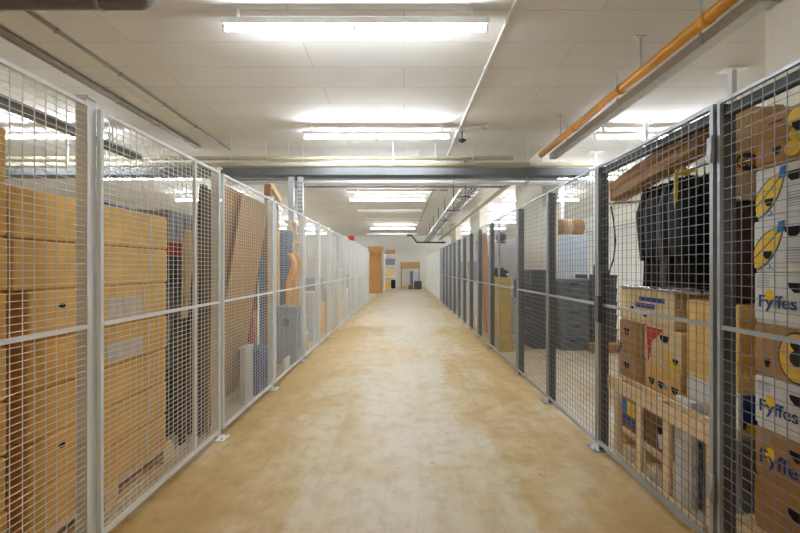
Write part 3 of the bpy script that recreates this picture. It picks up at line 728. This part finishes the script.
# second stack behind the gate post
X2, Y2 = 1.98, 2.17
crate('storage_crate', 'grey crate at floor behind the first right post', (X2, Y2, 0), (.44, .37, .5), 'greyp')
o = banana_box('white carton with yellow and blue print above grey crate', (X2, Y2, .5), 'white_card', lambda o, x: (decal(o, 'printed_disc', oval(-.03, .1, .05, .05), -1, x, 'ink_yellow'), hand_hole(o, x-.002, -.03, .1, .02, .03)), None, .37, .44, .25)
f = MB().prism(rect(-.2, .0, .06, .24), 1, -.1875, -.1858); part('printed_patch', f, 'ink_blue', o)
f = MB().prism([(-.19, .04), (-.08, .03), (.02, .09), (.03, .13), (-.06, .08), (-.18, .09)], 1, -.189, -.187); part('printed_banana', f, 'ink_yellow', o)
carton('tall tan carton between the white carton and dark suitcase, right', (X2, Y2, .75), (.44, .37, .47), 'card', None, 0, True)
o = thing('suitcase', 'dark brown suitcase upright on the tall tan carton, right side', 'suitcase', (X2, 2.055, 1.221))
part('shell', MB().box(-.23, .23, -.065, .065, 0.002, .54), 'brown_cloth', o, .03)
part('zip_band', MB().box(-.235, .235, -.01, .01, .002, .545), 'cable', o, .004)
part('handle', MB().tube([(-.225, -.04, .3), (-.26, -.04, .3), (-.26, .04, .3), (-.225, .04, .3)], .009, 8), 'cable', o)
o = carton('beige carton with yellow oval logo on top of dark suitcase', (X2-.01, 2.055, 1.768), (.5, .14, .5), 'card_p')
fy = -.071
part('printed_logo', MB().prism(oval(-.17, .2, .07, .06), 1, fy-.002, fy), 'ink_yellow', o)
part('printed_logo', MB().prism(oval(-.17, .2, .058, .047), 1, fy-.004, fy-.002), 'ink_blue', o)
cu = lettering(o, 'ONO', (-.22, fy-.0052, .178), .06, 'ink_yellow', 'front', .003)
part('printed_patch', MB().prism(rect(-.1, .04, .02, .13), 1, fy-.002, fy), 'ink_blue', o)
part('tape_strip', MB().prism(rect(-.1, -.04, .26, .49), 1, fy-.002, fy), 'tape', o)

# third stack behind the gate
pallet('pallet', 'low wooden pallet under printed cartons behind the right gate', (2.08, 2.74, 0), .72, .7)
def small_print(kind):
    def fn(o, x):
        if kind == 'blue': decal(o, 'printed_band', rect(-.22, .05, .17, .2), -1, x, 'ink_blue'); decal(o, 'printed_band', rect(-.12, .1, .12, .155), -1, x, 'ink_blue'); hand_hole(o, x-.002, -.02, .08, .03, .02); hand_hole(o, x-.002, .14, .1, .016, .02)
        if kind == 'red':
            decal(o, 'printed_edge', [(.14, .01), (.155, .26), (-.02, .26), (.1, .16), (.12, .06)], -1, x, 'ink_red'); decal(o, 'printed_fruit', [(-.09, .02), (-.16, .01), (-.16, .06), (-.06, .11), (-.02, .12)], -1, x, 'ink_yellow'); hand_hole(o, x-.002, -.03, .2, .045, .022); hand_hole(o, x-.002, -.13, .07, .022, .016)
        if kind == 'holes':
            for y in (-.13, .0, .1): hand_hole(o, x, y, .15, .03, .02)
            decal(o, 'printed_mark', oval(-.01, .15, .06, .02), -1, x, 'greyp')
        if kind == 'pic': decal(o, 'printed_picture', rect(.04, .13, .12, .23), -1, x, 'ink_bright'); decal(o, 'printed_picture', rect(-.06, .04, .12, .23), -1, x, 'ink_yellow'); decal(o, 'printed_picture', rect(-.06, .13, .05, .1), -1, x, 'ink_blue')
        if kind == 'mark': hand_hole(o, x, .0, .16, .04, .02); decal(o, 'printed_picture', [(-.06, .06), (.02, .03), (.04, .12), (-.04, .15)], -1, x, 'white_card')
        if kind == 'dot': hand_hole(o, x, .05, .18, .03, .025); hand_hole(o, x, .12, .06, .02, .015)
    return fn
def BB(lab, x, y, z, ly, m, kind, h=.265, lx=.5): return banana_box(lab, (x, y, z), m, small_print(kind), 'printed cartons behind the right gate', ly, lx, h)
xb = 2.0; b0 = .143
BB('brown carton with blue and yellow picture at bottom behind gate', xb, 2.92, b0, .32, 'card_d', 'pic', .32)
BB('brown carton with white mark at bottom behind gate', xb, 2.57, b0, .34, 'card_d', 'mark', .32)
BB('dark brown carton, second layer at the gate hinge-far side', xb, 2.92, b0+.322, .32, 'card_c', 'dot')
BB('tan carton with three dark holes in second layer', xb, 2.57, b0+.322, .36, 'card_b', 'holes')
BB('brown carton with two holes in third layer by garments', xb, 2.92, b0+.589, .30, 'card_c', 'dot')
BB('tan carton with red edge and yellow fruit in third layer', xb, 2.57, b0+.589, .37, 'card_p', 'red')
BB('wide tan carton with blue bands under the clothes rack', xb, 2.76, b0+.856, .62, 'card_p', 'blue', .25)
top3 = b0 + .856 + .25
solo('foam_board', MB().box(-.02, .02, -.07, .07, 0, .62).box(-.024, -.02, -.05, .05, .1, .13).box(-.024, -.02, -.05, .05, .3, .33), 'white_p', 'white speckled board standing low behind the timber pallet', 'board', (1.70, 2.28, 0), 0, bevel=.003)

# clothes rack on the cartons with garments
o = thing('clothes_rack', 'chrome clothes rack standing on the cartons behind gate', 'clothes rack', (1.90, 2.62, top3))
RZ = .82
part('base', MB().tube([(-.15, .42, .014), (-.15, -.4, .014)], .013, 10).tube([(.15, .42, .014), (.15, -.4, .014)], .013, 10).tube([(-.15, .40, .014), (.15, .40, .014)], .011, 10), 'chrome', o)
for y in (-.38, .36): part('pole', MB().tube([(0, y, .0), (0, y, RZ)], .012, 10).tube([(-.15, y, .014), (.15, y, .014)], .011, 10), 'chrome', o)
part('rail', MB().tube([(0, -.42, RZ), (0, .40, RZ)], .012, 10), 'chrome', o)
part('arm', MB().tube([(0, .36, RZ-.13), (-.26, .40, RZ-.145)], .011, 10), 'chrome', o)
def garment(label, loc, w, h, d, m, seed, rz, group='garments on the clothes rack', lab_m=None):
    r = random.Random(seed); o = thing('garment', label, 'garment', loc, rz, group)
    b = MB(); n, seg = 12, 28; ph = [r.uniform(0, 6.3) for _ in range(3)]
    for i in range(n+1):
        t = i/n; z = -h*t - .05
        ww = w/2*(.28 + .72*min(1, (t/.13))**.6)*(1 + .06*math.sin(3*t+ph[0])); dd = d/2*(.5 + .5*min(1, t/.15))
        for k in range(seg):
            a = 2*math.pi*k/seg; fold = 1 + (.06+.2*t)*math.sin(5*a+ph[1]) * .6 + .08*t*math.sin(9*a+ph[2])
            b.v.append((ww*math.cos(a)*(1+.04*t*math.sin(7*a)), dd*math.sin(a)*fold, z - (.03*abs(math.cos(a)) if i < 2 else 0)))
    for i in range(n):
        for k in range(seg): b.smooth.add(len(b.f)); b.f.append((i*seg+k, i*seg+(k+1) % seg, (i+1)*seg+(k+1) % seg, (i+1)*seg+k))
    b.f.append(tuple(range(seg))); b.f.append(tuple(n*seg + k for k in range(seg)))
    part('cloth', b, m, o)
    part('hanger_hook', MB().tube([(0, 0, -.06), (0, 0, -.005), (.0, .015, .02), (0, .0, .035), (0, -.018, .025)], .004, 6), 'chrome', o)
    for s in (-1, 1):
        part('sleeve', MB().tube([(s*w*.40, 0, -.10), (s*w*.50, -.01, -.26), (s*w*.52, -.03, -.42), (s*w*.50, -.03, -h*.82)], [.04, .055, .05, .042], 10), m, o)
    return o
gz = top3 + RZ + .018
for k, (lab, y, w, h, m) in enumerate((('black garment nearest the camera on chrome clothes rack', 2.260, .44, .70, 'black'), ('charcoal quilted jacket second on chrome clothes rack', 2.323, .46, .68, 'charcoal_cloth'),
        ('black coat third on chrome clothes rack', 2.386, .44, .70, 'black'), ('dark grey coat fourth on chrome clothes rack', 2.449, .42, .72, 'grey_cloth'), ('black coat fifth on chrome clothes rack', 2.512, .44, .71, 'black'),
        ('charcoal coat sixth on chrome clothes rack', 2.575, .44, .70, 'charcoal_cloth'), ('black coat seventh on chrome clothes rack', 2.638, .42, .72, 'black'), ('brown coat last on chrome clothes rack', 2.701, .40, .72, 'brown_cloth'))):
    garment(lab, (1.90, y, gz-.035), w, h, .052, m, k+3, rnd.uniform(-.12, .12))
o = thing('strap', 'yellow webbing strap hanging over the black garments', 'strap', (1.645, 2.27, gz-.05))
part('loop', MB().tube([(.0, 0, -.42), (-.012, 0, -.2), (-.01, 0, -.06), (.02, 0, .01), (.05, 0, -.05), (.045, 0, -.2), (.01, 0, -.40)], .011, 8), 'yellow', o)
part('band', MB().box(-.01, .012, -.006, .006, -.5, -.4), 'yellow', o); part('buckle', MB().bar((-.02, -.002, -.07), (.1, 0, -.04), .02, .02), 'yellow', o)
solo('power_cord', MB().tube([(0, 0, 0), (.02, 0, -.12), (.035, 0, -.28), (.02, 0, -.42), (-.02, 0, -.54), (-.03, 0, -.58)], .006, 8), 'cable', 'black cord hanging from the arm of the chrome rack', 'cord', (1.655, 3.02, top3+RZ-.165))
o = thing('long_carton', 'long brown carton lying slanted above the black garments', 'box', (1.635, 2.46, 1.985), 0, None, (R(-9.5), 0, R(1)))
part('body', MB().box(-.06, .06, -.42, .42, 0, .145), 'card_c', o, .008)
part('flap', MB().box(-.055, .055, -.455, -.425, .015, .13), 'card_d', o, .004)
part('tape', MB().box(-.0612, -.06, -.4, .4, .06, .085), 'card_d', o)

# pallet on edge behind the gate
o = thing('pallet', 'pine pallet standing on edge against the inside of gate', 'pallet', (1.565, 1.93, 0))
part('top_board', MB().box(0, .022, 0, .98, .50, .59), 'pine', o, .002)
for y in (.0, .33, .60, .86): part('slat', MB().box(.024, .044, y, y+.06, 0, .5), 'pine_v', o, .002)
for y in (.03, .46, .9): part('block', MB().box(.022, .09, y-.03, y+.05, .5, .58), 'pine', o)
part('back_board', MB().box(.09, .11, 0, .98, .50, .59), 'pine', o, .002)
part('bottom_board', MB().box(.0, .022, 0.05, .95, 0, .05), 'pine', o, .002)

# ------------------------------------------------------------------ right: mid-distance cage
def stack_crates(x, y, n, size, m, lab, grp):
    for k in range(n):
        crate('storage_crate', lab % ('lowest' if k == 0 else ORD[k+1] if k < n-1 else 'topmost'), (x + rnd.uniform(-.01, .01), y, size[2]*k), size, m, grp, None, rnd.uniform(-.03, .03))
stack_crates(2.42, 6.85, 6, (.42, .55, .23), 'char', '%s charcoal crate in the stack just right of lever lock', 'charcoal crates nearest the lever lock')
stack_crates(2.92, 6.75, 5, (.5, .6, .24), 'char_b', '%s slate crate in the middle stack on the right floor', 'slate crates in the middle stack')
pallet('pallet', 'brown wooden pallet on the bare floor of right cage', (3.42, 6.7, 0), .62, .9, 0, 'oak')
for k in range(5):
    crate('storage_crate', '%s charcoal crate in stack standing on the brown pallet' % ('lowest' if k == 0 else ORD[k+1] if k < 4 else 'topmost'), (3.40, 6.72, .143 + .23*k), (.46, .6, .23), 'char', 'charcoal crates on the brown pallet')
o = thing('upturned_desk', 'pale grey desk frame upturned on the middle slate stack', 'desk frame', (2.95, 6.75, 1.202))
part('top', MB().box(-.18, .24, -.3, .3, 0, .02), 'greyp', o)
for x in (-.16, .22): part('leg', MB().box(x-.015, x+.015, -.28, -.25, .02, .14), 'white_steel', o); part('leg', MB().box(x-.015, x+.015, .25, .28, .02, .14), 'white_steel', o)
o = thing('bottle', 'bright blue bottle standing on the charcoal crates over pallet', 'bottle', (3.36, 6.6, 1.295))
part('body', MB().tube([(0, 0, 0), (0, 0, .16), (0, 0, .2), (0, 0, .22)], [.05, .05, .02, .02], 14), 'blue', o)
part('cap', MB().tube([(0, 0, .22), (0, 0, .25)], .022, 12), 'white_p', o)
o = thing('cabinet', 'pale blue tall cabinet behind the crates on right', 'cabinet', (3.45, 8.1, 0))
part('body', MB().box(-.36, .36, -.25, .25, .05, 2.1), 'ice', o, .006)
for s in (-1, 1):
    dr = part('door', MB().box(.003*s if s > 0 else -.355, .355 if s > 0 else -.003, -.268, -.25, .07, 2.08), 'ice', o, .003)
    part('handle', MB().box(s*.035-.006, s*.035+.006, -.285, -.268, 1.0, 1.14), 'chrome', dr)
part('plinth', MB().box(-.34, .34, -.22, .22, 0, .05), 'char', o)
o = thing('rolled_carpet', 'pale brown rolled carpet lying on top of the pale cabinet', 'carpet roll', (3.42, 8.0, 2.1))
part('roll', MB().tube([(-.36, 0, .17), (.34, .04, .17)], .168, 24), 'card_c', o)
part('wrap', MB().tube([(-.1, 0.013, .17), (.1, 0.026, .17)], .172, 24), 'tape', o)
o = thing('slatted_cabinet', 'white slatted shutter cabinet behind the yellow carton', 'cabinet', (2.22, 8.45, 0))
part('body', MB().box(-.28, .28, -.22, .22, 0, 1.95), 'white_p', o, .005)
s = MB()
for k in range(24): s.box(-.26, .26, -.235, -.22, .08+.077*k, .14+.077*k)
part('shutter', s, 'white_p', o)
o = thing('desk_fan', 'grey round fan heater on top of the white shutter cabinet', 'fan', (2.12, 8.3, 1.95))
part('base', MB().box(-.1, .1, -.08, .08, 0, .03), 'char', o)
part('housing', MB().tube([(0, -.07, .13), (0, -.05, .13), (0, .06, .13)], [.1, .12, .1], 20), 'greyp', o)
part('grille', MB().tube([(0, -.08, .13), (0, -.07, .13)], [.07, .095], 20), 'char', o)
carton('yellowish tall carton standing behind sixth right post', (1.70, 6.62, 0), (.2, .55, 1.25), 'yellow_card')
for k, (lab, dy, h) in enumerate((('black helmet-like tool case on the yellowish tall carton', -.12, .12), ('small black bag on the yellowish tall carton', .13, .16))):
    o = thing('tool_case', lab, 'case', (1.70, 6.62+dy, 1.252)); part('shell', MB().box(-.08, .08, -.09, .09, 0, h), 'black', o, .03); part('handle', MB().tube([(0, -.04, h-.01), (0, -.04, h+.03), (0, .04, h+.03), (0, .04, h-.01)], .007, 8), 'cable', o)
board('wooden_board', 'orange-brown wooden panel leaning in cage past the wide gate', (1.80, 7.75, .01), (1.60, 7.7, 2.1), .62, .03, 'oak', 'board')
board('wooden_board', 'second orange-brown wooden panel leaning farther along right fence', (1.80, 8.35, .01), (1.62, 8.3, 2.02), .3, .03, 'oak', 'board')
board('plank', 'long pale pine plank leaning steeply inside the right fence', (1.64, 8.75, .01), (1.64, 10.4, 2.12), .11, .04, 'pine_v', 'plank')
board('plank', 'short yellow plank leaning behind the long pale one', (1.72, 10.2, .01), (1.62, 10.45, 1.3), .12, .03, 'pine_v', 'plank')
farR = [('pale carton in the right cage past the leaning planks', 1.95, 11.3, 0, (.5, .6, 1.0), 'white_card'), ('grey box on pale carton past the leaning planks', 1.95, 11.3, 1.0, (.45, .5, .6), 'greyp'),
        ('tan carton before the second right divider', 2.0, 12.6, 0, (.5, .7, 1.2), 'card_p'), ('white tall box beyond the second right divider', 2.0, 14.5, 0, (.6, .8, 1.7), 'white_card'),
        ('white box low beyond the third right divider', 2.0, 18, 0, (.6, .9, 1.5), 'white_card'), ('grey tall box at the far right cages', 2.0, 20.5, 0, (.6, .9, 1.7), 'greyp'), ('white tall box farthest along right cages', 2.0, 23.5, 0, (.6, .9, 1.6), 'white_card')]
for lab, x, y, z, s, m in farR: carton(lab, (x, y, z), s, m, 'boxes in the far right cages', rnd.uniform(-.04, .04), False)

# ------------------------------------------------------------------ far end of the aisle
for k, (z, h, w, m, lab) in enumerate(((0, .98, .70, 'oak', 'orange-brown wooden cabinet at floor by the far left fence end'), (.98, .9, .68, 'oak', 'orange-brown wooden cabinet stacked on another at far left'),
        (1.88, .45, .66, 'card_c', 'brown carton on the two stacked wooden cabinets'), (2.33, .3, .84, 'oak', 'wide orange-brown box topping the far cabinet stack'))):
    o = thing('wooden_cabinet' if m == 'oak' else 'carton', lab, 'cabinet' if k < 2 else 'box', (-1.6, 21.4, z), 0, 'brown pile at the far end')
    part('body', MB().box(-w/2, w/2, -.3, .3, .001, h), m, o, .008)
    if k < 2:
        for s in (-1, 1):
            d = part('door', MB().box(s*w*.02 if s > 0 else -w*.48, w*.48 if s > 0 else -w*.02, -.318, -.3, .04, h-.04), m, o, .003)
            part('knob', MB().tube([(s*w*.06, -.34, h/2), (s*w*.06, -.318, h/2)], .014, 10), 'chrome', d)
    else: part('seam', MB().box(-w/2-.001, w/2+.001, -.301, .301, h*.48, h*.52), 'card_d', o)
shelf_unit('white steel shelf unit with boxes right of the brown pile', (-.86, 24.0, 0), .76, .5, 2.3, 4)
for lab, z, h, w, m in (('tan carton on the top shelf at the far end', 2.295, .26, .6, 'card_c'), ('slate box on upper shelf at the far end', 1.60, .4, .6, 'char_b'), ('tan carton on middle shelf at far end', .865, .5, .6, 'card_p')):
    carton(lab, (-.86, 24.0, z), (w, .4, h), m, 'boxes on the far shelf unit', 0, False)
carton('golden carton on the lowest shelf at the far end', (-1.02, 24.0, .112), (.34, .4, .45), 'card_b', 'boxes on the far shelf unit', 0, False)
o = thing('duffel_bag', 'dark bag slumped on the lowest far shelf beside golden carton', 'bag', (-.68, 24.0, .112)); part('shell', MB().box(-.14, .14, -.18, .18, 0, .55), 'black', o, .06); part('strap', MB().tube([(-.1, -.18, .4), (-.1, -.22, .5), (.1, -.22, .5), (.1, -.18, .4)], .01, 8), 'cable', o)
# workbench frame with board at end opening
o = thing('display_stand', 'wooden stand with wide plywood board across its top, end wall', 'stand', (.42, 25.6, 0))
part('board', MB().box(-.66, .66, -.03, .03, 1.36, 1.84), 'ply', o, .004)
for x in (-.6, .6): part('post', MB().box(x-.04, x+.04, .03, .09, 0, 1.84), 'ply_b', o)
part('foot', MB().box(-.62, .62, -.2, .25, 0, .05), 'ply_b', o)
for lab, x, y, h, w, m in (('white box standing left under the plywood stand', .25, 26.0, 1.25, .25, 'white_card'), ('slate box standing in the middle under plywood stand', .52, 26.1, 1.2, .2, 'char_b'), ('white box standing right under the plywood stand', .85, 26.0, 1.2, .36, 'ice')):
    carton(lab, (x, y, 0), (w, .3, h), m, 'boxes under the plywood stand', 0, False)
carton('low tan carton on floor at foot of the plywood stand', (.0, 25.2, 0), (.4, .3, .25), 'card_p'); carton('low orange-brown carton on floor before the plywood stand', (.45, 25.15, 0), (.3, .3, .28), 'card_d')
crate('storage_crate', 'charcoal crate on the floor right of plywood stand foot', (.92, 25.15, 0), (.5, .36, .55), 'char')

# ------------------------------------------------------------------ camera, world, view
cam = bpy.data.cameras.new('camera'); co = bpy.data.objects.new('camera', cam); C.objects.link(co)
cam.sensor_width = 36; cam.lens = F * 36 / 800
co.location = (0, 0, EYE); co.rotation_euler = (R(90), 0, 0)
cam.shift_x = -(CX - 400) / 800; cam.shift_y = (CY - 266.5) / 800; cam.clip_start = 0.05
sc = bpy.context.scene; sc.camera = co
w = bpy.data.worlds.new('world'); sc.world = w; w.use_nodes = True
w.node_tree.nodes['Background'].inputs[0].default_value = (0.8, 0.8, 0.8, 1); w.node_tree.nodes['Background'].inputs[1].default_value = 0.05
sc.view_settings.view_transform = 'Standard'; sc.view_settings.look = 'None'; sc.view_settings.exposure = 1.93; sc.view_settings.gamma = 1
sc.cycles.use_denoising = True; sc.cycles.max_bounces = 14; sc.cycles.diffuse_bounces = 10; sc.cycles.use_light_tree = True
sc.cycles.sample_clamp_indirect = 8
